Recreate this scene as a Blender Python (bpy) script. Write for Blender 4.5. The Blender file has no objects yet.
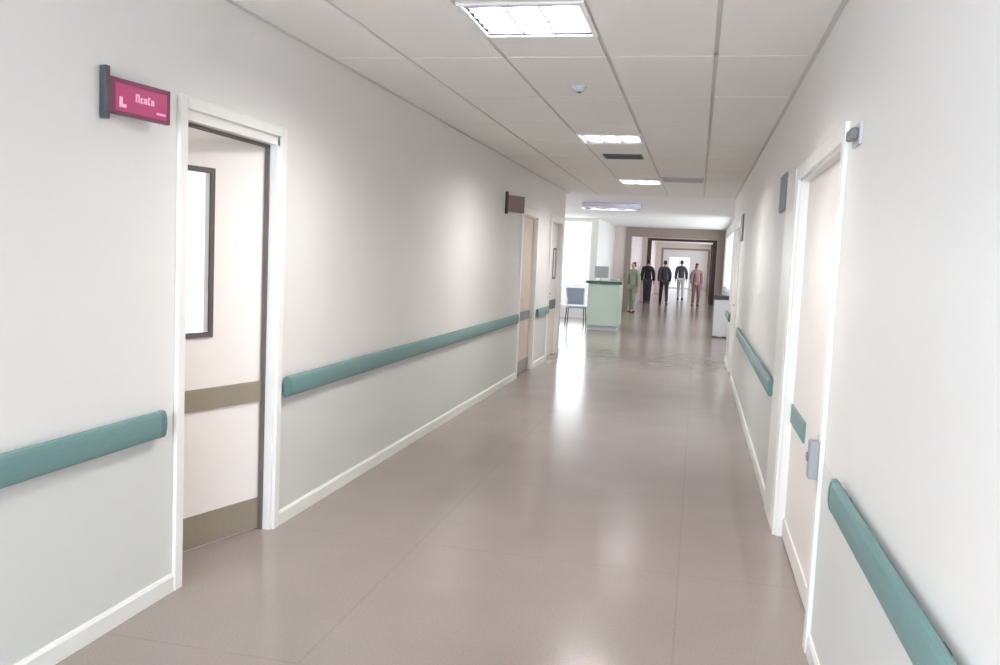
import bpy, bmesh, math, random
from mathutils import Vector, Matrix
random.seed(4)
S = bpy.context.scene
COL = S.collection

# ------------------------------------------------------------------ materials
def lin(c):
    return tuple(((v/255)/12.92 if v/255 <= .04045 else ((v/255+.055)/1.055)**2.4) for v in c)

def mat(name, rgb, rough=.5, metal=0, noise=0, nscale=20, bump=0, bscale=200, emit=None, estr=0, coat=0, spec=.5):
    m = bpy.data.materials.new(name); m.use_nodes = True
    nt = m.node_tree; b = nt.nodes['Principled BSDF']
    c = lin(rgb) + (1,)
    b.inputs['Base Color'].default_value = c
    b.inputs['Roughness'].default_value = rough
    b.inputs['Metallic'].default_value = metal
    b.inputs['Specular IOR Level'].default_value = spec
    b.inputs['Coat Weight'].default_value = coat
    tc = nt.nodes.new('ShaderNodeTexCoord')
    if noise:
        n = nt.nodes.new('ShaderNodeTexNoise'); n.inputs['Scale'].default_value = nscale
        n.inputs['Detail'].default_value = 5
        nt.links.new(tc.outputs['Object'], n.inputs['Vector'])
        r = nt.nodes.new('ShaderNodeMixRGB')
        r.inputs['Color1'].default_value = tuple(v*(1-noise) for v in c[:3]) + (1,)
        r.inputs['Color2'].default_value = tuple(min(1, v*(1+noise)) for v in c[:3]) + (1,)
        nt.links.new(n.outputs['Fac'], r.inputs['Fac'])
        nt.links.new(r.outputs['Color'], b.inputs['Base Color'])
    if bump:
        n2 = nt.nodes.new('ShaderNodeTexNoise'); n2.inputs['Scale'].default_value = bscale
        nt.links.new(tc.outputs['Object'], n2.inputs['Vector'])
        bp = nt.nodes.new('ShaderNodeBump'); bp.inputs['Strength'].default_value = bump
        bp.inputs['Distance'].default_value = .002
        nt.links.new(n2.outputs['Fac'], bp.inputs['Height'])
        nt.links.new(bp.outputs['Normal'], b.inputs['Normal'])
    if emit:
        b.inputs['Emission Color'].default_value = lin(emit) + (1,)
        b.inputs['Emission Strength'].default_value = estr
    return m

def wood(name, dark, light, rough=.45, scale=6):
    m = mat(name, light, rough); nt = m.node_tree; b = nt.nodes['Principled BSDF']
    tc = nt.nodes.new('ShaderNodeTexCoord'); mp = nt.nodes.new('ShaderNodeMapping')
    mp.inputs['Scale'].default_value = (8, 8, .6)
    n = nt.nodes.new('ShaderNodeTexNoise'); n.inputs['Scale'].default_value = scale; n.inputs['Detail'].default_value = 6
    r = nt.nodes.new('ShaderNodeMixRGB')
    r.inputs['Color1'].default_value = lin(dark)+(1,); r.inputs['Color2'].default_value = lin(light)+(1,)
    nt.links.new(tc.outputs['Object'], mp.inputs['Vector']); nt.links.new(mp.outputs['Vector'], n.inputs['Vector'])
    nt.links.new(n.outputs['Fac'], r.inputs['Fac']); nt.links.new(r.outputs['Color'], b.inputs['Base Color'])
    return m

def glass(name, tint=(248, 250, 250)):
    m = bpy.data.materials.new(name); m.use_nodes = True
    nt = m.node_tree; nt.nodes.clear()
    o = nt.nodes.new('ShaderNodeOutputMaterial'); t = nt.nodes.new('ShaderNodeBsdfTransparent')
    g = nt.nodes.new('ShaderNodeBsdfGlossy'); mx = nt.nodes.new('ShaderNodeMixShader')
    f = nt.nodes.new('ShaderNodeFresnel'); f.inputs['IOR'].default_value = 1.4
    t.inputs['Color'].default_value = lin(tint)+(1,); g.inputs['Roughness'].default_value = .02
    # reflect on the outer faces only (no total internal reflection inside the thin sheet)
    ge = nt.nodes.new('ShaderNodeNewGeometry'); iv = nt.nodes.new('ShaderNodeMath'); iv.operation = 'SUBTRACT'; iv.inputs[0].default_value = 1
    mu = nt.nodes.new('ShaderNodeMath'); mu.operation = 'MULTIPLY'
    nt.links.new(ge.outputs['Backfacing'], iv.inputs[1]); nt.links.new(iv.outputs[0], mu.inputs[0]); nt.links.new(f.outputs['Fac'], mu.inputs[1])
    nt.links.new(mu.outputs[0], mx.inputs['Fac'])
    nt.links.new(t.outputs['BSDF'], mx.inputs[1]); nt.links.new(g.outputs['BSDF'], mx.inputs[2])
    nt.links.new(mx.outputs['Shader'], o.inputs['Surface'])
    return m

def vinyl(name, rgb):
    """Welded vinyl sheet: fine flecks over a broad mottle, faint welded seams."""
    m = mat(name, rgb, .16, spec=.4); nt = m.node_tree; b = nt.nodes['Principled BSDF']
    tc = nt.nodes.new('ShaderNodeTexCoord')
    def noise(sc, det):
        n = nt.nodes.new('ShaderNodeTexNoise'); n.inputs['Scale'].default_value = sc; n.inputs['Detail'].default_value = det
        nt.links.new(tc.outputs['Object'], n.inputs['Vector']); return n
    c = lin(rgb)
    n1 = noise(2.2, 4); n2 = noise(90, 2)
    m1 = nt.nodes.new('ShaderNodeMixRGB'); m1.inputs['Color1'].default_value = (c[0]*.93, c[1]*.93, c[2]*.93, 1)
    m1.inputs['Color2'].default_value = (c[0]*1.07, c[1]*1.06, c[2]*1.06, 1)
    nt.links.new(n1.outputs['Fac'], m1.inputs['Fac'])
    m2 = nt.nodes.new('ShaderNodeMixRGB'); m2.blend_type = 'MULTIPLY'; m2.inputs['Fac'].default_value = .25
    rp = nt.nodes.new('ShaderNodeValToRGB'); rp.color_ramp.elements[0].position = .35; rp.color_ramp.elements[1].position = .6
    rp.color_ramp.elements[0].color = (.7, .66, .64, 1)
    nt.links.new(n2.outputs['Fac'], rp.inputs['Fac'])
    nt.links.new(m1.outputs['Color'], m2.inputs['Color1']); nt.links.new(rp.outputs['Color'], m2.inputs['Color2'])
    br = nt.nodes.new('ShaderNodeTexBrick'); br.offset = 0
    br.inputs['Scale'].default_value = 1; br.inputs['Brick Width'].default_value = 1.41; br.inputs['Row Height'].default_value = 1.5
    br.inputs['Mortar Size'].default_value = .006
    br.inputs['Color1'].default_value = br.inputs['Color2'].default_value = (1, 1, 1, 1); br.inputs['Mortar'].default_value = (.93, .925, .92, 1)
    nt.links.new(tc.outputs['Object'], br.inputs['Vector'])
    m3 = nt.nodes.new('ShaderNodeMixRGB'); m3.blend_type = 'MULTIPLY'; m3.inputs['Fac'].default_value = 1
    nt.links.new(m2.outputs['Color'], m3.inputs['Color1']); nt.links.new(br.outputs['Color'], m3.inputs['Color2'])
    nt.links.new(m3.outputs['Color'], b.inputs['Base Color'])
    n3 = noise(3.5, 3); bp = nt.nodes.new('ShaderNodeBump'); bp.inputs['Strength'].default_value = .015; bp.inputs['Distance'].default_value = .01
    nt.links.new(n3.outputs['Fac'], bp.inputs['Height']); nt.links.new(bp.outputs['Normal'], b.inputs['Normal'])
    mr = nt.nodes.new('ShaderNodeMapRange'); mr.inputs['To Min'].default_value = .15; mr.inputs['To Max'].default_value = .23
    nt.links.new(n1.outputs['Fac'], mr.inputs['Value']); nt.links.new(mr.outputs['Result'], b.inputs['Roughness'])
    return m

M = dict(
    wall=mat('wall_paint', (228, 226, 223), .45, noise=.012, nscale=3, bump=.05),
    dado=mat('wall_paint_lower', (213, 215, 212), .4, noise=.012, nscale=3, bump=.05),
    wallpink=mat('far_wall_paint', (222, 208, 204), .5, noise=.02, nscale=3),
    ceil=mat('ceiling_tile', (235, 234, 231), .85, noise=.05, nscale=160, bump=.2, bscale=300),
    tbar=mat('ceiling_grid_metal', (206, 205, 202), .5),
    ceilw=mat('light_whitened_plaster', (240, 239, 240), .7, noise=.01, nscale=4),  # whiter than the tiles, carrying the lobby's light in its colour
    floor=vinyl('vinyl_floor', (153, 142, 136)),
    trim=mat('white_gloss_paint', (238, 237, 233), .3, noise=.01, nscale=8),
    skirt=mat('skirting_vinyl', (232, 233, 228), .35, noise=.01, nscale=8),
    teal=mat('teal_vinyl', (106, 141, 139), .42, noise=.06, nscale=60),
    tealcap=mat('teal_vinyl_cap', (95, 129, 126), .4, noise=.05, nscale=60),
    door=mat('door_laminate', (236, 230, 226), .4, noise=.015, nscale=12),
    doorb=mat('beige_door_laminate', (205, 190, 174), .4, noise=.03, nscale=12),
    plate=mat('olive_door_plate', (144, 135, 119), .38, noise=.06, nscale=30),
    gasket=mat('dark_glazing_bead', (92, 84, 84), .5, noise=.05),
    sealrubber=mat('door_seal_rubber', (105, 98, 95), .7, noise=.05),  # the rubber seal's own even dark colour
    magenta=mat('magenta_sign_face', (184, 66, 112), .35, noise=.03, nscale=10),
    wine=mat('sign_dark_edge', (122, 52, 84), .4, noise=.03),
    signbrown=mat('brown_sign_face', (146, 124, 116), .4, noise=.03),
    signpink=mat('sign_pale_pink', (246, 190, 212), .4, noise=.01),
    grey=mat('grey_plastic', (120, 122, 124), .45, noise=.03),
    dgrey=mat('dark_grey_plastic', (72, 74, 78), .45, noise=.04),
    lgrey=mat('light_grey_plastic', (196, 198, 200), .4, noise=.02),
    white=mat('white_plastic', (236, 236, 236), .35, noise=.01),
    steel=mat('brushed_steel', (180, 182, 184), .28, 1, noise=.05, nscale=80),
    tube=mat('lit_fluorescent_tube', (255, 255, 255), .4, emit=(255, 252, 247), estr=120),
    reflector=mat('fixture_reflector', (206, 204, 220), .25, .6, noise=.02),
    louvre=mat('louvre_blade_metal', (58, 56, 72), .4, noise=.02),
    brown=wood('dark_frame_wood', (58, 36, 32), (88, 58, 52)),
    olive=mat('olive_brown_beam', (150, 136, 126), .55, noise=.05, nscale=4),
    redwood=wood('red_brown_door_wood', (70, 34, 34), (98, 52, 50)),
    glass=glass('clear_glass'),
    palegreen=mat('pale_green_laminate', (196, 214, 198), .35, noise=.03, nscale=6),
    darkgreen=mat('dark_green_counter', (56, 92, 76), .3, noise=.04, nscale=20),
    bluegrey=mat('blue_grey_seat', (158, 166, 184), .4, noise=.03),
    skin=mat('skin', (196, 148, 126), .5, noise=.04, nscale=30),
    hair=mat('dark_hair', (30, 24, 22), .6, noise=.2, nscale=60),
    black=mat('black_cloth', (26, 24, 30), .8, noise=.15, nscale=60),
    char=mat('charcoal_cloth', (58, 58, 64), .8, noise=.12, nscale=60),
    navy=mat('dark_grey_cloth', (70, 70, 78), .8, noise=.12, nscale=60),
    pale=mat('pale_cloth', (208, 206, 208), .8, noise=.05, nscale=60),
    dusty=mat('dusty_pink_cloth', (142, 112, 112), .8, noise=.08, nscale=60),
    scrub=mat('green_scrub_cloth', (144, 148, 130), .8, noise=.08, nscale=60),
    shoe=mat('shoe_leather', (34, 30, 30), .5, noise=.1),
)

# ------------------------------------------------------------------ helpers
def bx(bm, x0, x1, y0, y1, z0, z1, mi=0, bev=0):
    r = bmesh.ops.create_cube(bm, size=1)
    vs = r['verts']
    bmesh.ops.transform(bm, verts=vs, matrix=Matrix.Translation(((x0+x1)/2, (y0+y1)/2, (z0+z1)/2)) @ Matrix.Diagonal((abs(x1-x0), abs(y1-y0), abs(z1-z0), 1)))
    fs = {f for v in vs for f in v.link_faces}
    for f in fs: f.material_index = mi
    if bev:
        es = list({e for v in vs for e in v.link_edges})
        rr = bmesh.ops.bevel(bm, geom=es, offset=bev, segments=2, profile=.5, affect='EDGES')
        for f in rr['faces']: f.material_index = mi

def cyl(bm, p0, p1, r0, r1=None, seg=14, mi=0):
    p0, p1 = Vector(p0), Vector(p1); r1 = r0 if r1 is None else r1
    d = p1-p0
    r = bmesh.ops.create_cone(bm, cap_ends=True, segments=seg, radius1=r0, radius2=r1, depth=d.length)
    q = Vector((0, 0, 1)).rotation_difference(d.normalized()).to_matrix().to_4x4()
    bmesh.ops.transform(bm, verts=r['verts'], matrix=Matrix.Translation((p0+p1)/2) @ q)
    for f in {f for v in r['verts'] for f in v.link_faces}: f.material_index = mi

def tube(bm, pts, r, seg=10):
    for a, b in zip(pts, pts[1:]): cyl(bm, a, b, r, seg=seg)
    for p in pts[1:-1]:
        s = bmesh.ops.create_uvsphere(bm, u_segments=seg, v_segments=6, radius=r*1.01)
        bmesh.ops.translate(bm, verts=s['verts'], vec=Vector(p))

def extrude_y(bm, prof, y0, y1, mi=0):
    a = [bm.verts.new((x, y0, z)) for x, z in prof]; b = [bm.verts.new((x, y1, z)) for x, z in prof]
    n = len(prof)
    for i in range(n):
        f = bm.faces.new((a[i], a[(i+1) % n], b[(i+1) % n], b[i])); f.material_index = mi
    bm.faces.new(a[::-1]).material_index = mi; bm.faces.new(b).material_index = mi

def obj(name, bm, mats, parent=None, smooth=False):
    bmesh.ops.recalc_face_normals(bm, faces=bm.faces[:])
    me = bpy.data.meshes.new(name); bm.to_mesh(me); bm.free()
    if not isinstance(mats, (list, tuple)): mats = [mats]
    for m in mats: me.materials.append(m)
    if smooth:
        for p in me.polygons: p.use_smooth = True
    o = bpy.data.objects.new(name, me); COL.objects.link(o)
    if parent: o.parent = parent
    return o

def nb(): return bmesh.new()

def box(name, m, parent, *a, bev=0):
    bm = nb(); bx(bm, *a, bev=bev); return obj(name, bm, m, parent)

def tag(o, label, cat, group=None):
    o['label'] = label; o['category'] = cat
    if group: o['group'] = group
    return o

def thing(name, label, cat, loc=(0, 0, 0), rz=0, group=None):
    o = bpy.data.objects.new(name, None); COL.objects.link(o)
    o.empty_display_size = .1; o.location = loc; o.rotation_euler = (0, 0, rz)
    return tag(o, label, cat, group)

def setting(name, label=None, loc=(0, 0, 0), rz=0):
    o = bpy.data.objects.new(name, None); COL.objects.link(o); o.empty_display_size = .1
    o.location = loc; o.rotation_euler = (0, 0, rz); o['kind'] = 'structure'
    if label: o['label'] = label
    return o

def struct(name, bm, mats, label=None):
    o = obj(name, bm, mats); o['kind'] = 'structure'
    if label: o['label'] = label
    return o

def copy_tree(o, parent=None):
    c = o.copy(); COL.objects.link(c)
    if parent: c.parent = parent
    for ch in list(o.children): copy_tree(ch, c)
    return c

# ------------------------------------------------------------------ dimensions
XL, XR, ZC = -2.272, .556, 2.76          # near corridor: wall faces and ceiling
YB = -3.0                                # behind the viewpoint
YL, YR = 14.9, 15.4                      # where the near corridor's walls end
YE = 60.0                                # far end
T = .15
D1 = (3.53, 4.44, 2.2)                  # left doorways: y0, y1, head height
D2 = (11.25, 12.3, 2.17)
D3 = (13.55, 14.6, 2.2)
R1 = (3.80, 5.39, 2.13)                  # right doorways
R2 = (12.6, 13.7, 2.17)
DADO = .82

def side_wall(name, x0, x1, y0, y1, doors, label):
    bm = nb(); ys = y0
    for a, b, h in doors:
        bx(bm, x0, x1, ys, a, 0, DADO, 1); bx(bm, x0, x1, ys, a, DADO, ZC+.12)
        bx(bm, x0, x1, a, b, h, ZC+.12); ys = b
    bx(bm, x0, x1, ys, y1, 0, DADO, 1); bx(bm, x0, x1, ys, y1, DADO, ZC+.12)
    return struct(name, bm, [M['wall'], M['dado']], label)

side_wall('wall_left', XL-T, XL, YB, YL, [D1, D2, D3], 'long off white corridor wall with the open doorway and magenta sign')
side_wall('wall_right', XR, XR+T, YB, YR, [R1, R2], 'long off white corridor wall opposite the open doorway')

# floor: one sheet under the whole corridor, the lobby and the side room
bm = nb()
bx(bm, -8, 1.9, YB, YE+.2, -.1, 0)
struct('floor', bm, M['floor'], 'glossy pinkish grey vinyl corridor floor')

# ceiling of lay-in tiles in an exposed grid
FIX = [-.1, 4.3, 8.42, 12.75]
bm = nb()
xs = [XL, -1.775, -1.175, -.575, .025, XR]
ys = [5.07+1.2*k for k in range(-7, 9)]; ys = [YB]+[y for y in ys if YB+.2 < y < YR-.2]+[YR]
g = .012
for i in range(len(xs)-1):
    for j in range(len(ys)-1):
        x0, x1, y0, y1 = xs[i]+g, xs[i+1]-g, ys[j]+g, ys[j+1]-g
        cut = [c for c in FIX if y0 < c < y1] if i == 2 else []
        if cut:
            c = cut[0]
            if c-.3-y0 > .03: bx(bm, x0, x1, y0, c-.31, ZC, ZC+.02)
            if y1-c-.3 > .03: bx(bm, x0, x1, c+.31, y1, ZC, ZC+.02)
        else:
            bx(bm, x0, x1, y0, y1, ZC, ZC+.02)
for x in xs[1:-1]: bx(bm, x-.02, x+.02, YB, YR, ZC+.010, ZC+.04, 1)
for y in ys: bx(bm, XL, XR, y-.02, y+.02, ZC+.010, ZC+.04, 1)
bx(bm, XL, XL+.024, YB, YR, ZC-.004, ZC+.01, 1); bx(bm, XR-.024, XR, YB, YR, ZC-.004, ZC+.01, 1)
bx(bm, XL-T, XR+T, YB, YR, ZC+.12, ZC+.2, 0)
struct('ceiling', bm, [M['ceil'], M['tbar']], 'suspended corridor ceiling of white mineral tiles in a grid')

# ------------------------------------------------------------------ skirtings and casings
def skirting(name, side, spans):
    bm = nb()
    for a, b in spans:
        if side < 0: extrude_y(bm, [(XL, 0), (XL+.014, 0), (XL+.014, .07), (XL+.006, .085), (XL, .085)], a, b)
        else: extrude_y(bm, [(XR, 0), (XR-.014, 0), (XR-.014, .07), (XR-.006, .085), (XR, .085)], a, b)
    struct(name, bm, M['skirt'])
CW = .085
skirting('baseboard_left', -1, [(YB, D1[0]-.055), (D1[1]+.055, D2[0]-CW), (D2[1]+CW, D3[0]-CW), (D3[1]+CW, YL)])
skirting('baseboard_right', 1, [(YB, R1[0]-.07), (R1[1]+.6, R2[0]-CW), (R2[1]+CW, YR)])

def casing(name, side, d, w=CW, depth=T, m='trim', wt=None, head=.018):
    bm = nb(); a, b, h = d
    wt = wt or w
    s = 1 if side < 0 else -1
    X = XL if side < 0 else XR
    def b2(p0, p1, *r, bev=0): bx(bm, min(X+s*p0, X+s*p1), max(X+s*p0, X+s*p1), *r, bev=bev)
    b2(0, .02, a-w, a+.004, 0, h+wt, bev=.004); b2(0, .02, b-.004, b+w, 0, h+wt, bev=.004)
    b2(0, .02, a+.004, b-.004, h-.004, h+wt, bev=.004)
    b2(-depth, .0, a, a+.018, 0, h); b2(-depth, 0, b-.018, b, 0, h); b2(-depth, 0, a, b, h-head, h)
    return struct(name, bm, M[m])
casing('trim_1', -1, D1, w=.055, depth=.068, wt=.05, head=.05); casing('trim_2', -1, D2); casing('trim_3', -1, D3)
casing('trim_4', 1, R1, w=.07); casing('trim_5', 1, R2)
bm = nb(); bx(bm, XR-.022, XR, R1[1]+.08, R1[1]+.6, 0, R1[2]+.07, bev=.006)
struct('trim_6', bm, M['trim'], 'flat white panel beside the right-hand doorway')

def lever(name, parent, x, y, z, s, dy, m):
    bm = nb()
    bx(bm, x, x+s*.008, y-.02, y+.02, z-.1, z+.1, bev=.003)
    cyl(bm, (x, y, z+.03), (x+s*.05, y, z+.03), .01)
    tube(bm, [(x+s*.05, y, z+.03), (x+s*.05, y+dy*.12, z+.03)], .009)
    return obj(name, bm, m, parent)

# door_1: ajar, hinged at its far jamb, opening into the side room (built in its own frame: hinge at the origin, leaf along -x)
ang = math.atan2(.957, .289)
d = setting('door_1', 'pale laminate door standing ajar with narrow glass panel and olive plates', (-2.345, 4.425, 0), ang)
W, TH, H = .87, .036, 2.195
g0, g1, gz0, gz1 = .385, .66, 1.14, 1.96
bm = nb()
# panel made as a frame round the glass
bx(bm, -g0, 0, 0, TH, .008, H); bx(bm, -W, -g1, 0, TH, .008, H)
bx(bm, -g1, -g0, 0, TH, .008, gz0); bx(bm, -g1, -g0, 0, TH, gz1, H)
obj('panel', bm, M['door'], d)
bm = nb(); fw = .024
bx(bm, -g0-.004, -g0+fw, -.010, 0, gz0-fw, gz1+fw); bx(bm, -g1-fw, -g1+.004, -.010, 0, gz0-fw, gz1+fw)
bx(bm, -g1+.004, -g0-.004, -.010, 0, gz0-fw, gz0+.004); bx(bm, -g1+.004, -g0-.004, -.010, 0, gz1-.004, gz1+fw)
obj('glazing_bead', bm, M['gasket'], d)
box('pane', M['glass'], d, -g1, -g0, .002, .007, gz0, gz1)
box('kick_plate', M['plate'], d, -W+.01, -.008, -.006, 0, .012, .185, bev=.001)
box('push_plate', M['plate'], d, -W+.01, -.008, -.012, 0, .735, .85, bev=.003)
for z in (.25, 1.05, 1.9):
    bm = nb(); cyl(bm, (.006, -.008, z-.05), (.006, -.008, z+.05), .009); obj('hinge', bm, M['steel'], d)
bm = nb(); cyl(bm, (-W+.07, 0, 1.0), (-W+.07, -.05, 1.0), .01); tube(bm, [(-W+.07, -.05, 1.0), (-W+.19, -.05, 1.0)], .009)
bx(bm, -W+.05, -W+.09, -.006, 0, .92, 1.1); obj('handle', bm, M['steel'], d)
# rubber seal round the head and the hinge jamb of that frame
bm = nb()
bx(bm, XL-.07, XL-.045, D1[0]+.018, D1[1]-.018, D1[2]-.066, D1[2]-.05); bx(bm, XL-.07, XL-.045, D1[1]-.03, D1[1]-.018, 0, D1[2]-.05)
struct('trim_7', bm, M['sealrubber'], 'dark rubber seal in the open doorway')

def flush_door(name, label, side, dd, inset, m, plates=(), vision=None, lev=None, kick=True):
    a, b, h = dd; s = 1 if side < 0 else -1
    X = XL if side < 0 else XR
    f = X-s*inset; bk = f-s*.042
    d = setting(name, label, (0, 0, 0))
    a2, b2, h2 = a+.02, b-.02, h-.02
    lo, hi = min(f, bk), max(f, bk)
    bm = nb()
    if vision:
        v0, v1, q0, q1 = vision
        bx(bm, lo, hi, a2, v0, .008, h2); bx(bm, lo, hi, v1, b2, .008, h2); bx(bm, lo, hi, v0, v1, .008, q0); bx(bm, lo, hi, v0, v1, q1, h2)
    else: bx(bm, lo, hi, a2, b2, .008, h2)
    obj('panel', bm, m, d)
    if vision:
        bm = nb(); w = .03
        for r in ((v0-w, v0, q0-w, q1+w), (v1, v1+w, q0-w, q1+w), (v0, v1, q0-w, q0), (v0, v1, q1, q1+w)):
            bx(bm, min(f, f+s*.008), max(f, f+s*.008), *r)
        obj('glazing_bead', bm, M['gasket'], d)
        box('pane', M['glass'], d, min(f-s*.002, f-s*.007), max(f-s*.002, f-s*.007), v0, v1, q0, q1)
    for nm, y0, y1, z0, z1, mm in plates:
        box(nm, mm, d, min(f, f+s*.012), max(f, f+s*.012), y0, y1, z0, z1, bev=.003)
    if lev:
        lever('handle', d, f, lev[0], lev[1], s, lev[2], M[lev[3]])
    return d

flush_door('door_2', 'closed beige door with grey plate at handrail height', -1, D2, .05, M['doorb'],
           [('push_plate', D2[0]+.05, D2[1]-.05, .74, .86, M['grey']), ('kick_plate', D2[0]+.03, D2[1]-.03, .012, .18, M['plate'])], None, (D2[0]+.09, 1.0, 1, 'steel'))
flush_door('door_3', 'closed grey door with small bright glass panel before the lobby', -1, D3, .05, M['door'],
           [('push_plate', D3[0]+.05, D3[1]-.05, .78, .93, M['dgrey'])], (D3[0]+.62, D3[0]+.86, 1.3, 1.75), (D3[0]+.09, 1.02, 1, 'dgrey'))
flush_door('door_4', 'wide white door with teal plate and grey pull handle', 1, R1, .045, M['door'],
           [('push_plate', 4.72, 5.355, .70, .81, M['teal']), ('kick_plate', R1[0]+.04, R1[1]-.04, .012, .12, M['door'])], None, None)
d4 = bpy.data.objects['door_4']
bm = nb(); xx = XR+.045
bx(bm, xx-.01, xx, 3.87, 4.03, .74, .93, bev=.004); tube(bm, [(xx, 3.95, .89), (xx-.035, 3.95, .89), (xx-.035, 3.95, .78), (xx, 3.95, .78)], .011)
obj('handle', bm, M['grey'], d4)
flush_door('door_5', 'closed white door on the right before the lobby', 1, R2, .05, M['door'],
           [('push_plate', R2[0]+.05, R2[1]-.05, .74, .86, M['grey'])], None, (R2[1]-.1, 1.0, -1, 'steel'))

# ------------------------------------------------------------------ handrails
def handrail(label, side, y0, y1, group='teal wall handrails'):
    s = 1 if side < 0 else -1
    X = XL if side < 0 else XR
    t = thing('handrail', label, 'handrail', (X, (y0+y1)/2, 0), 0, group)
    ym = (y0+y1)/2
    def prof(gr=0):
        pts = []
        zc, hh, p0, p1 = .806, .06+gr, .018-gr, .052+gr
        for k in range(9):                      # bulged outer face
            th = -math.pi/2+math.pi*k/8
            pts.append((s*(p0+.012+(p1-p0-.012)*max(0, math.cos(th))**.6), zc+hh*math.sin(th)))
        pts += [(s*p0, zc+hh*.8), (s*p0, zc-hh*.8)]
        return pts
    bm = nb(); extrude_y(bm, prof(), y0-ym+.03, y1-ym-.03); obj('rail', bm, M['teal'], t)
    for a, b in ((y0-ym, y0-ym+.032), (y1-ym-.032, y1-ym)):
        bm = nb(); extrude_y(bm, prof(.0015), a, b)
        obj('end_cap', bm, M['tealcap'], t)
    n = max(2, int((y1-y0)/1.2)+1)
    for k in range(n):
        y = y0-ym+.15+(y1-y0-.3)*k/(n-1)
        bm = nb(); bx(bm, min(0, s*.03), max(0, s*.03), y-.03, y+.03, .778, .834)
        obj('bracket', bm, M['dgrey'], t)
    return t
handrail('teal handrail on the left wall, nearest, running up to the open doorway', -1, YB+.05, 3.35)
handrail('long teal handrail on the left wall beyond the open doorway', -1, 4.52, 11.05)
handrail('teal handrail on the right wall, nearest, ending before the wide white door', 1, YB+.05, 3.24)
handrail('teal handrail on the right wall beyond the wide white door', 1, 6.05, 11.0)
handrail('short teal handrail on the left wall between the beige door and the lobby door', -1, 12.45, 13.42)
handrail('short handrail on the right wall right before the lobby', 1, 13.9, 15.3)

# ------------------------------------------------------------------ signs
def flag_sign(label, loc, ang, zlo, zhi, w, marks=True, face='magenta'):
    t = thing('door_sign', label, 'sign', (loc[0], loc[1], zlo), ang, None)
    h = zhi-zlo
    box('wall_bracket', M['dgrey'], t, -.012, .012, -.016, .016, -.03, h+.04, bev=.003)
    box('sign_panel', M[face], t, .03, w, -.008, .008, 0, h, bev=.002)
    bm = nb()
    bx(bm, .03, w, -.011, .011, h-.014, h+.004); bx(bm, .03, w, -.011, .011, -.004, .010); bx(bm, w-.008, w+.006, -.011, .011, -.004, h+.004); bx(bm, .012, .042, -.011, .011, -.004, h+.004)
    obj('frame', bm, M['wine' if marks else 'signbrown'], t)
    if marks:
        x = .15
        for k, (ww, hh) in enumerate([(.020, .032), (.013, .022), (.015, .022), (.012, .030), (.016, .022)]):
            bm = nb(); z0 = h*.44
            bx(bm, x, x+.006, -.0105, -.008, z0, z0+hh); bx(bm, x+.006, x+ww, -.0105, -.008, z0+hh-.007, z0+hh)
            if k % 2 == 0: bx(bm, x+ww-.006, x+ww, -.0105, -.008, z0, z0+hh-.007)
            else: bx(bm, x+.006, x+ww, -.0105, -.008, z0, z0+.007)
            obj('lettering', bm, M['signpink'], t)
            x += ww+.006
        bm = nb(); bx(bm, .065, .08, -.0105, -.008, h*.2, h*.5); bx(bm, .08, .1, -.0105, -.008, h*.2, h*.3); obj('emblem', bm, M['signpink'], t)
        box('rule', M['signpink'], t, w-.07, w-.02, -.0105, -.008, h*.2, h*.27)
    return t
flag_sign('magenta door sign with pale pink lettering on the left wall by the open doorway', (XL+.02, 2.97, 0), math.radians(90-8), 2.09, 2.22, .335)
flag_sign('small brown sign on the left wall above the closed beige door', (XL+.02, 10.15, 0), math.radians(90-22), 2.14, 2.33, .36, marks=False, face='signbrown')

def plate_sign(label, y0, y1, z0, z1):
    t = thing('wall_sign', label, 'sign', (XR, (y0+y1)/2, z0))
    hy = (y1-y0)/2
    box('sign_panel', M['grey'], t, -.02, -.004, -hy, hy, 0, z1-z0, bev=.003)
    box('backing', M['lgrey'], t, -.006, 0, -hy-.008, hy+.008, -.008, z1-z0+.008)
plate_sign('grey wall sign high on the right wall just past the wide white door', 6.15, 6.55, 2.0, 2.25)
plate_sign('grey wall sign high on the right wall before the lobby', 11.9, 12.4, 1.95, 2.3)
t = thing('wall_lamp', 'small grey nurse call light above the wide white door', 'call light', (XR, 3.5, 2.1))
box('base', M['lgrey'], t, -.012, 0, -.07, .09, -.03, .05, bev=.003)
bm = nb(); bx(bm, -.04, -.012, -.06, .06, -.01, .03, bev=.008); obj('lens', bm, M['grey'], t)

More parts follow.
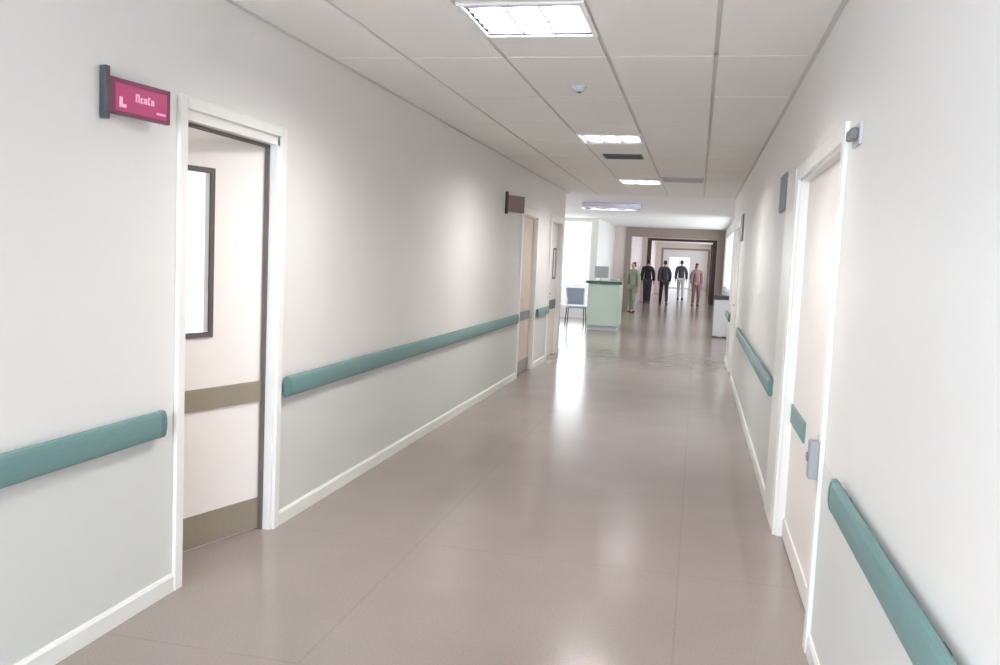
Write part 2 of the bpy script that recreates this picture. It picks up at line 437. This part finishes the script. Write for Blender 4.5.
# ------------------------------------------------------------------ ceiling lights, detector, vents
def ceiling_light(label, x, y, w=.6, l=.6, z=ZC):
    t = thing('ceiling_light', label, 'ceiling light', (x, y, z), 0, 'recessed fluorescent ceiling lights')
    hw, hl = w/2, l/2
    bm = nb()
    for a in ((-hw, -hw+.025, -hl, hl), (hw-.025, hw, -hl, hl), (-hw+.025, hw-.025, -hl, -hl+.025), (-hw+.025, hw-.025, hl-.025, hl)):
        bx(bm, *a, -.008, .02)
    obj('frame', bm, M['trim'], t)
    bm = nb(); e = .025
    bx(bm, -hw+e, hw-e, -hl+e, hl-e, .09, .1)
    bx(bm, -hw+e-.004, -hw+e, -hl+e, hl-e, 0, .1); bx(bm, hw-e, hw-e+.004, -hl+e, hl-e, 0, .1)
    bx(bm, -hw+e, hw-e, -hl+e-.004, -hl+e, 0, .1); bx(bm, -hw+e, hw-e, hl-e, hl-e+.004, 0, .1)
    obj('reflector', bm, M['reflector'], t)
    for k in (-1, 0, 1):
        bm = nb(); cyl(bm, (k*hw*.55, -hl+.05, .055), (k*hw*.55, hl-.05, .055), .032, seg=10)
        obj('tube', bm, M['tube'], t, smooth=True)
    bm = nb()
    for k in range(6):
        y_ = -hl+.06+(2*hl-.12)*k/5
        bx(bm, -hw+e, hw-e, y_-.002, y_+.002, -.002, .032)
    for k in (-.5, .5):
        bx(bm, k*hw*.55-.003, k*hw*.55+.003, -hl+e, hl-e, -.002, .06)
    obj('louvre', bm, M['louvre'], t)
    return t
LN = ['square louvred ceiling light behind the viewpoint, over the near end', 'large square louvred ceiling light, nearest, by the first doors', 'square louvred ceiling light in the middle of the corridor', 'small bright ceiling light farthest down the near corridor, before the lobby']
for y, l in zip(FIX[1:], LN[1:]): ceiling_light(l, -.875, y)
LNB = ceiling_light(LN[0], -.875, FIX[0])

t = thing('wall_switch', 'grey push button box on the near casing of the wide white door', 'push button', (XR-.02, 3.765, .74))
bm = nb(); bx(bm, -.04, 0, -.03, .03, 0, .16, bev=.006); obj('housing', bm, mat('mid_grey_plastic', (158, 160, 162), .45, noise=.02), t)
bm = nb(); cyl(bm, (-.04, 0, .09), (-.048, 0, .09), .02, .018); obj('button', bm, M['grey'], t)
bm = nb(); cyl(bm, (0, 0, 0), (0, 0, -.015), .05, .048, 20); cyl(bm, (0, 0, -.015), (0, 0, -.035), .042, .03, 20)
t = thing('smoke_detector', 'round smoke detector on the ceiling between the first two lights', 'smoke detector', (-.85, 5.92, ZC))
obj('housing', bm, M['lgrey'], t)
bm = nb(); cyl(bm, (0, 0, -.035), (0, 0, -.042), .014, .012, 12); obj('sensor', bm, M['dgrey'], t)

def vent(label, x, y, w, l, m, n):
    t = thing('ceiling_vent', label, 'air vent', (x, y, ZC))
    bm = nb()
    for a in ((-w/2, -w/2+.02, -l/2, l/2), (w/2-.02, w/2, -l/2, l/2), (-w/2, w/2, -l/2, -l/2+.02), (-w/2, w/2, l/2-.02, l/2)): bx(bm, *a, -.012, 0)
    obj('frame', bm, m, t)
    box('backing', M['dgrey'], t, -w/2+.02, w/2-.02, -l/2+.02, l/2-.02, -.003, -.001)
    bm = nb()
    for k in range(n):
        y_ = -l/2+.02+(l-.04)*(k+.5)/n
        bx(bm, -w/2+.02, w/2-.02, y_-.006, y_+.006, -.011, -.004)
    obj('slats', bm, m, t)
vent('dark slotted air vent in the ceiling past the middle light', -.875, 9.75, .42, .36, M['dgrey'], 6)
vent('pale grey air vent in the ceiling right of the farthest light', -.275, 12.3, .56, .56, M['lgrey'], 12)

# ------------------------------------------------------------------ the lobby and the far corridor
XL2, XR2, YW = -2.72, .80, 24.0
bm = nb(); bx(bm, -8, XR2+T, YR, 20.3, ZC, ZC+.2); struct('ceiling_lobby', bm, M['ceilw'], 'plaster lobby ceiling with its brighter light put into a whiter colour')  # whiter up to here: stronger lobby light put into the ceiling colour
bm = nb(); bx(bm, -8, -2.272-T, YL-.25, YR, ZC, ZC+.2); bx(bm, -8, XR2+T, 20.3, YW, ZC, ZC+.2); bx(bm, XL2-T, XR2+T, YW, YE, ZC, ZC+.2)
struct('ceiling_far', bm, M['ceil'], 'grey ceiling of the far corridor')
ADDED_FW = [(21.2, 28.4), (30.2, 36.6), (38.4, 48.2), (50.2, 59.0)]  # spans of made-up side windows, added to brighten the far corridor
bm = nb(); y = YR-.15
for a, b in ADDED_FW:
    bx(bm, XR2, XR2+T, y, a, 0, ZC); bx(bm, XR2, XR2+T, a, b, 0, .95); bx(bm, XR2, XR2+T, a, b, 2.55, ZC); y = b
bx(bm, XR2, XR2+T, y, YE, 0, ZC); bx(bm, XR+T, XR2, YR-.15, YR, 0, ZC)
struct('wall_far_right', bm, M['wall'])
bm = nb(); bx(bm, XL2-T, XL2, YW, 29, 0, ZC); bx(bm, XL2-T, XL2+.42, 29, YE, 0, ZC, 1)
struct('wall_far_left', bm, [M['wall'], M['wallpink']])
bm = nb(); bx(bm, -8, XL-T, YL-.25, YL, 0, ZC); struct('wall_lobby_back', bm, M['wall'])

def window(name, label, axis, c, u0, u1, z0, z1, nu, nz, w=.05, m='trim'):
    """Framed window in the plane axis=c, spanning u0..u1."""
    t = setting(name, label)
    def b(bm, a0, a1, d, q0, q1):
        if axis == 'y': bx(bm, a0, a1, c-d, c+d, q0, q1)
        else: bx(bm, c-d, c+d, a0, a1, q0, q1)
    bm = nb()
    b(bm, u0, u1, .04, z0, z0+w); b(bm, u0, u1, .04, z1-w, z1)
    for k in range(nu+1):
        u = u0+w/2+(u1-u0-w)*k/nu; b(bm, u-w/2, u+w/2, .04, z0+w, z1-w)
    for k in range(1, nz):
        z = z0+(z1-z0)*k/nz; b(bm, u0+w, u1-w, .03, z-w/2, z+w/2)
    obj('frame', bm, M[m], t)
    bm = nb(); b(bm, u0+w, u1-w, .004, z0+w, z1-w); obj('panes', bm, M['glass'], t)
    return t
# tall lobby window facing down the corridor
WZ0, WZ1 = .3, 2.7
bm = nb(); bx(bm, -8, -5.6, YW, YW+T, 0, ZC); bx(bm, -5.6, XL2-T, YW, YW+T, 0, WZ0); bx(bm, -5.6, XL2-T, YW, YW+T, WZ1, ZC)
struct('wall_lobby', bm, M['wall'])
window('window_1', 'tall bright lobby window beyond the left wall', 'y', YW+.07, -5.6, XL2-T, WZ0, WZ1, 3, 1)
bm = nb(); bx(bm, -8-T, -8, YL-.25, YW+T, 0, .3); bx(bm, -8-T, -8, YL-.25, YW+T, 2.7, ZC); bx(bm, -8-T, -8, YL-.25, 15.6, .3, 2.7); bx(bm, -8-T, -8, 23.4, YW+T, .3, 2.7)
struct('wall_lobby_left', bm, M['wall'])
window('window_2', None, 'x', -8.07, 15.6, 23.4, .3, 2.7, 5, 1)  # out-of-view window, added to bring more daylight into the lobby
for k, (a, b) in enumerate(ADDED_FW): window('window_%d' % (6+k), None, 'x', XR2+.08, a, b, .95, 2.55, 4, 1)  # side windows added only to let more daylight into the far corridor
# far end glazing
bm = nb(); bx(bm, XL2, -1.95, YE, YE+T, 0, ZC); bx(bm, -.5, XR2, YE, YE+T, 0, ZC); bx(bm, -1.95, -.5, YE, YE+T, 2.15, ZC)
struct('wall_end', bm, M['wall'])
window('window_3', 'bright glazed doors at the far end of the corridor', 'y', YE+.07, -1.95, -.5, 0, 2.15, 2, 1, .07)
# near end, behind the viewpoint: a wall with a wide window
bm = nb(); bx(bm, XL-T, XR+T, YB-T, YB, 0, .5); bx(bm, XL-T, XR+T, YB-T, YB, 2.6, ZC+.12); bx(bm, XL-T, XL+.15, YB-T, YB, .5, 2.6); bx(bm, XR-.15, XR+T, YB-T, YB, .5, 2.6)
struct('wall_back', bm, M['wall'])
window('window_4', None, 'y', YB-.07, XL+.15, XR-.15, .5, 2.6, 2, 1)

# side room behind the open door
bm = nb()
SX, SY0, SY1 = -5.0, 1.6, 9.2
bx(bm, SX, XL-T, SY0-.1, SY0, 0, ZC); bx(bm, SX, XL-T, SY1, SY1+.1, 0, ZC); bx(bm, SX-.1, SX, SY0, 4.6, 0, ZC); bx(bm, SX-.1, SX, 9.0, SY1+.1, 0, ZC)
bx(bm, SX-.1, SX, 4.6, 9.0, 0, .5); bx(bm, SX-.1, SX, 4.6, 9.0, 2.66, ZC)
struct('wall_room', bm, M['wall'])
bm = nb(); bx(bm, SX-.1, XL-T, SY0-.1, SY1+.1, ZC, ZC+.1); struct('ceiling_room', bm, M['ceilw'])
window('window_5', None, 'x', SX-.05, 4.6, 9.0, .5, 2.66, 3, 1, .04)

ceiling_light('long lobby ceiling light beyond the end of the near corridor', -1.75, 17.7, 1.2, .6, ZC-.105)
ceiling_light('ceiling light in the farthest stretch of corridor', -.95, 54.0, .6, .6, ZC-.105)

# brown beam and posts where the far corridor begins to narrow
bm = nb(); bx(bm, -2.36, XR2, 28.95, 29.25, 2.46, ZC); bx(bm, XR2-.22, XR2, 28.95, 29.25, 0, 2.46); bx(bm, -2.36, -2.18, 28.95, 29.25, 0, 2.46)
struct('trim_8', bm, M['olive'], 'olive brown beam and posts across the far corridor')
# dark fire-door frame
def portal(name, y, xa, xb, ztop, w, label, m):
    bm = nb()
    bx(bm, xa-w, xa, y, y+.14, 0, ztop); bx(bm, xb, xb+w, y, y+.14, 0, ztop); bx(bm, xa, xb, y, y+.14, ztop-.1, ztop)
    struct(name, bm, M[m], label)
portal('trim_9', 37.2, -1.95, .55, 2.66, .17, 'dark wooden fire door frame across the far corridor', 'brown')
bm = nb(); bx(bm, XL2+.42, -2.12, 37.2, 37.34, 0, ZC); bx(bm, .72, XR2, 37.2, 37.34, 0, ZC); bx(bm, -2.12, .72, 37.2, 37.34, 2.66, ZC)
struct('wall_far_partition', bm, M['wallpink'])
portal('trim_10', 49.0, -1.9, .5, 2.5, .12, 'grey frame deep in the far corridor', 'olive')
bm = nb(); bx(bm, XL2+.42, -2.02, 49, 49.14, 0, ZC); bx(bm, .62, XR2, 49, 49.14, 0, ZC); bx(bm, -2.02, .62, 49, 49.14, 2.5, ZC)
struct('wall_far_lintel', bm, M['wallpink'])
dd = setting('door_6', 'red brown fire door leaf folded open at the right', (0, 0, 0))
box('panel', M['redwood'], dd, .50, .545, 37.4, 38.5, .01, 2.5, bev=.004)
bm = nb(); bx(bm, .44, .50, 38.2, 38.24, .95, .98); bx(bm, .44, .46, 38.2, 38.24, .8, 1.15); obj('handle', bm, M['steel'], dd)

# ------------------------------------------------------------------ lobby furniture
t = thing('reception_desk', 'pale green reception desk with dark green countertop in the lobby', 'desk', (-2.1, 20.6, 0))
box('front_panel', M['palegreen'], t, -.36, .36, -.38, -.34, .1, 1.08, bev=.006)
box('side_panel', M['palegreen'], t, -.36, -.32, -.34, .6, .1, 1.08, bev=.006); box('side_panel', M['palegreen'], t, .32, .36, -.34, .6, .1, 1.08, bev=.006)
box('plinth', M['lgrey'], t, -.33, .33, -.34, .58, 0, .1)
box('countertop', M['darkgreen'], t, -.42, .42, -.44, .1, 1.08, 1.14, bev=.01)
box('work_surface', M['palegreen'], t, -.32, .32, -.34, .6, .72, .75)
t = thing('monitor', 'white computer monitor standing on the reception desk', 'monitor', (-2.2, 20.52, 1.14), .25)
box('screen', M['lgrey'], t, -.17, .17, -.02, .02, .07, .34, bev=.01)
box('base', M['white'], t, -.09, .09, -.07, .07, 0, .015, bev=.004); box('stem', M['white'], t, -.02, .02, -.015, .015, .01, .12)
t = thing('paper_tray', 'pale paper tray beside the monitor on the reception desk', 'tray', (-1.87, 20.45, 1.14))
bm = nb(); bx(bm, -.1, .1, -.12, .12, 0, .012); bx(bm, -.1, -.09, -.12, .12, 0, .07); bx(bm, .09, .1, -.12, .12, 0, .07); bx(bm, -.1, .1, .11, .12, 0, .07); obj('tray', bm, M['white'], t)
box('paper_stack', M['pale'], t, -.085, .085, -.11, .1, .012, .05)

def chair(label, loc, rz):
    t = thing('waiting_chair', label, 'chair', loc, rz, 'lobby waiting chairs')
    bm = nb()
    bx(bm, -.24, .24, -.22, .22, .43, .47, bev=.015); obj('seat', bm, M['bluegrey'], t)
    bm = nb(); bx(bm, -.23, .23, .0, .035, .0, .42, bev=.015)
    bmesh.ops.rotate(bm, verts=bm.verts, matrix=Matrix.Rotation(math.radians(-10), 3, 'X')); bmesh.ops.translate(bm, verts=bm.verts, vec=(0, .22, .5))
    obj('backrest', bm, M['bluegrey'], t)
    for sx in (-1, 1):
        for sy in (-1, 1):
            bm = nb(); tube(bm, [(sx*.21, sy*.17, .44), (sx*.235, sy*.23, 0)], .014); obj('leg', bm, M['dgrey'], t)
        bm = nb(); tube(bm, [(sx*.25, -.2, .44), (sx*.25, -.2, .66), (sx*.25, .27, .66)], .012); obj('arm', bm, M['white'], t)
        bm = nb(); tube(bm, [(sx*.215, .2, .44), (sx*.215, .30, .86)], .012); obj('back_frame', bm, M['white'], t)
    return t
c0 = chair('blue grey waiting chair by the lobby window, closest to the reception desk', (-2.86, 21.3, 0), math.radians(15))
for lab, loc in (('blue grey waiting chair by the lobby window, middle one of the row', (-3.6, 21.5, 0)), ('blue grey waiting chair by the lobby window, farthest from the reception desk', (-4.34, 21.7, 0))):
    c = copy_tree(c0); c.location = loc; c['label'] = lab

t = thing('waste_bin', 'tall white waste bin with dark lid by the right lobby wall', 'bin', (.57, 20.3, 0))
bm = nb(); bx(bm, -.17, .17, -.16, .16, .03, .86, bev=.02); obj('body', bm, M['white'], t)
bm = nb(); bx(bm, -.18, -.165, -.16, .16, .03, .86); obj('side_panel', bm, M['grey'], t)
bm = nb(); bx(bm, -.18, .18, -.17, .17, .86, .95, bev=.02); obj('lid', bm, M['dgrey'], t)
bm = nb(); bx(bm, -.05, .05, -.2, -.16, .02, .045); obj('pedal', bm, M['steel'], t)
bm = nb(); bx(bm, -.15, .15, -.14, .14, 0, .03); obj('base', bm, M['dgrey'], t)

# ------------------------------------------------------------------ people
def skin_obj(name, nodes, edges, root, m, parent, sub=2):
    me = bpy.data.meshes.new(name)
    names = list(nodes); idx = {n: i for i, n in enumerate(names)}
    me.from_pydata([nodes[n][0] for n in names], [(idx[a], idx[b]) for a, b in edges], [])
    o = bpy.data.objects.new(name, me); COL.objects.link(o)
    md = o.modifiers.new('skin', 'SKIN'); md.use_smooth_shade = True; md.branch_smoothing = .5
    for n in names:
        sv = me.skin_vertices[0].data[idx[n]]; r = nodes[n][1]
        sv.radius = r if isinstance(r, tuple) else (r, r); sv.use_root = (n == root)
    s = o.modifiers.new('sub', 'SUBSURF'); s.levels = s.render_levels = sub
    bpy.context.view_layer.update()
    dg = bpy.context.evaluated_depsgraph_get()
    me2 = bpy.data.meshes.new_from_object(o.evaluated_get(dg))
    o.modifiers.clear(); o.data = me2
    me2.materials.clear(); me2.materials.append(m)
    for p in me2.polygons: p.use_smooth = True
    o.parent = parent
    return o

def person(label, loc, rz, h, top, bottom, stride=.16, swing=.12, hairlen=0, coat=False):
    t = thing('person', label, 'person', loc, rz)
    k = h/1.72
    def V(x, y, z): return (x*k, y*k, z*k)
    st, sw = stride, swing
    N = {'pelvis': (V(0, 0, .95), (.135*k, .1*k)), 'waist': (V(0, .005, 1.1), (.12*k, .09*k)), 'chest': (V(0, .01, 1.3), (.15*k, .1*k)),
         'collar': (V(0, .01, 1.42), (.1*k, .075*k)), 'neck': (V(0, 0, 1.49), .052*k), 'jaw': (V(0, -.015, 1.555), (.062*k, .072*k)), 'head': (V(0, -.005, 1.62), (.074*k, .09*k)), 'crown': (V(0, .005, 1.68), (.055*k, .066*k)),
         'nose': (V(0, -.102, 1.595), .012*k)}
    E = [('pelvis', 'waist'), ('waist', 'chest'), ('chest', 'collar'), ('collar', 'neck'), ('neck', 'jaw'), ('jaw', 'head'), ('head', 'crown'), ('head', 'nose')]
    for s, q in (('l', -1), ('r', 1)):
        a = q*sw; f = -q*st
        N['sh'+s] = (V(q*.175, .01, 1.39), .06*k); N['el'+s] = (V(q*.225, .03+a*.4, 1.12), .043*k); N['wr'+s] = (V(q*.235, -.03+a, .88), .03*k)
        N['pa'+s] = (V(q*.235, -.045+a, .81), (.022*k, .036*k))
        E += [('collar', 'sh'+s), ('sh'+s, 'el'+s), ('el'+s, 'wr'+s), ('wr'+s, 'pa'+s)]
        for i, (dy, ln) in enumerate(((-.03, .075), (-.01, .085), (.01, .08), (.028, .065))):
            N[f'f{i}{s}'] = (V(q*.232, -.045+a+dy, .77), .0095*k); N[f'g{i}{s}'] = (V(q*.215, -.055+a+dy, .77-ln), .008*k)
            E += [('pa'+s, f'f{i}{s}'), (f'f{i}{s}', f'g{i}{s}')]
        N['th'+s] = (V(q*.222, -.095+a, .80), .010*k); N['ti'+s] = (V(q*.212, -.108+a, .76), .009*k)
        E += [('pa'+s, 'th'+s), ('th'+s, 'ti'+s)]
        N['hi'+s] = (V(q*.09, 0, .88), .088*k); N['kn'+s] = (V(q*.095, f*.5-.02, .5), .058*k); N['an'+s] = (V(q*.095, f+.02, .09), .038*k)
        N['to'+s] = (V(q*.105, f-.13, .035), (.04*k, .03*k)); N['he'+s] = (V(q*.095, f+.05, .035), .034*k)
        E += [('pelvis', 'hi'+s), ('hi'+s, 'kn'+s), ('kn'+s, 'an'+s), ('an'+s, 'to'+s), ('an'+s, 'he'+s)]
    skin_obj('body', N, E, 'pelvis', M['skin'], t)
    def grow(keys, es, root, g, name, m, over={}, extra={}):
        n2 = dict(extra)
        for kk in keys:
            p, r = N[kk]; r = r if isinstance(r, tuple) else (r, r)
            n2[kk] = (over.get(kk, p), (r[0]+g*k, r[1]+g*k))
        return skin_obj(name, n2, es, root, m, t)
    keys = ['pelvis', 'waist', 'chest', 'collar', 'shl', 'ell', 'wrl', 'shr', 'elr', 'wrr']
    grow(keys, [('pelvis', 'waist'), ('waist', 'chest'), ('chest', 'collar'), ('collar', 'shl'), ('shl', 'ell'), ('ell', 'wrl'), ('collar', 'shr'), ('shr', 'elr'), ('elr', 'wrr'), ('collar', 'nape')], 'pelvis', .032, 'jacket' if not coat else 'coat', top,
         {'pelvis': V(0, 0, .74 if coat else .84), 'collar': V(0, .012, 1.425), 'shl': V(-.178, .01, 1.402), 'shr': V(.178, .01, 1.402)}, {'nape': (V(0, .008, 1.475), (.085*k, .08*k))})
    keys = ['pelvis', 'hil', 'knl', 'anl', 'hir', 'knr', 'anr']
    grow(keys, [('pelvis', 'hil'), ('hil', 'knl'), ('knl', 'anl'), ('pelvis', 'hir'), ('hir', 'knr'), ('knr', 'anr')], 'pelvis', .018, 'trousers', bottom, {'an'+q: tuple(Vector(N['an'+q][0])-Vector((0, 0, .035*k))) for q in 'lr'})
    for s in 'lr':
        grow(['to'+s, 'an'+s, 'he'+s], [('an'+s, 'to'+s), ('an'+s, 'he'+s)], 'an'+s, .006, 'shoe', M['shoe'],
             {'an'+s: tuple(Vector(N['an'+s][0])-Vector((0, 0, .03*k)))})
    hn = {'a': (V(0, .015, 1.70), (.07*k, .078*k)), 'b': (V(0, .05, 1.63), (.076*k, .062*k)), 'c': (V(0, .06, 1.56-hairlen), (.06*k, .045*k))}
    skin_obj('hair', hn, [('a', 'b'), ('b', 'c')], 'b', M['hair'], t)
    for q in (-1, 1):
        bm = nb(); s = bmesh.ops.create_uvsphere(bm, u_segments=8, v_segments=6, radius=.011*k)
        bmesh.ops.translate(bm, verts=s['verts'], vec=V(q*.03, -.088, 1.625)); obj('eye', bm, M['hair'], t)
        bm = nb(); s = bmesh.ops.create_uvsphere(bm, u_segments=8, v_segments=6, radius=.025*k)
        bmesh.ops.scale(bm, verts=s['verts'], vec=(.4, .7, 1.2)); bmesh.ops.translate(bm, verts=s['verts'], vec=V(q*.08, .01, 1.61)); obj('ear', bm, M['skin'], t)
    bm = nb(); bx(bm, -.022*k, .022*k, -.092*k, -.08*k, 1.553*k, 1.561*k); obj('mouth', bm, M['wine'], t)
    # drop the whole figure so the shoes rest on the floor
    low = min((Vector(v.co)).z for c in t.children if c.name.startswith('shoe') for v in c.data.vertices)
    for c in t.children: c.location.z -= low
    return t
person('person in a black jacket and dark trousers, leftmost of those by the dark frame', (-1.93, 35.4, 0), math.pi, 1.74, M['black'], M['char'], .1, .06)
person('person in charcoal clothes walking beside the one in black', (-1.28, 35.6, 0), math.pi+.2, 1.74, M['char'], M['char'], .2, .16)
person('person in a dark grey coat and pale trousers in front of the bright end doors', (-.72, 41.0, 0), math.pi, 1.8, M['navy'], M['pale'], .12, .1)
person('person in dusty pink clothes standing beside the right frame post', (-.02, 35.3, 0), .4, 1.68, M['dusty'], M['dusty'], .05, .05, .12, True)
person('person in green scrubs standing by the left wall past the reception desk', (-2.0, 28.2, 0), -.6, 1.62, M['scrub'], M['scrub'], .05, .04)

# ------------------------------------------------------------------ daylight
w = bpy.data.worlds.new('daylight'); S.world = w; w.use_nodes = True
bg = w.node_tree.nodes['Background']; bg.inputs['Color'].default_value = (.87, .91, 1, 1); bg.inputs['Strength'].default_value = 1.3
def daylight(name, loc, rot, sx, sy, power, col=(.93, .96, 1)):
    l = bpy.data.lights.new(name, 'AREA'); l.shape = 'RECTANGLE'; l.size = sx; l.size_y = sy; l.energy = power; l.color = col
    o = bpy.data.objects.new(name, l); COL.objects.link(o); o.location = loc; o.rotation_euler = rot
daylight('window_daylight', ((XL+XR)/2, YB-.3, 1.6), (math.radians(90), 0, 0), 2.4, 2.0, 235, (.78, .86, 1))
for (a, b), e in zip(ADDED_FW, (110, 70, 120, 110)):
    daylight('window_daylight', (XR2+.4, (a+b)/2, 1.75), (0, math.radians(90), 0), 1.7, b-a, e)  # lamps outside the added far corridor windows
daylight('window_daylight', (-8.5, 19.5, 1.5), (0, math.radians(-90), 0), 2.4, 7.8, 170)  # lamp outside the added left lobby window
daylight('window_daylight', (-4.2, YW+.5, 1.5), (math.radians(-90), 0, 0), 2.8, 2.4, 60)
daylight('window_daylight', (SX-.4, 6.8, 1.6), (0, math.radians(-90), 0), 2.2, 4.4, 320)

# ------------------------------------------------------------------ camera
cam = bpy.data.cameras.new('camera'); co = bpy.data.objects.new('camera', cam); COL.objects.link(co)
r = Vector((.97418191, .22128873, .04473153)); u = Vector((-.06270685, .07488053, .99521895)); b = Vector((.21688122, -.97232927, .08682358))
mx = Matrix(((r.x, u.x, b.x, 0), (r.y, u.y, b.y, 0), (r.z, u.z, b.z, 1.6), (0, 0, 0, 1)))
co.matrix_world = mx
cam.sensor_fit = 'HORIZONTAL'; cam.sensor_width = 36; cam.lens = 36*.870; cam.clip_end = 200
S.camera = co
S.cycles.diffuse_bounces = 10
S.cycles.max_bounces = 16
S.view_settings.view_transform = 'Standard'; S.view_settings.look = 'None'; S.view_settings.gamma = 1; S.view_settings.use_curve_mapping = False
S.view_settings.exposure = .42
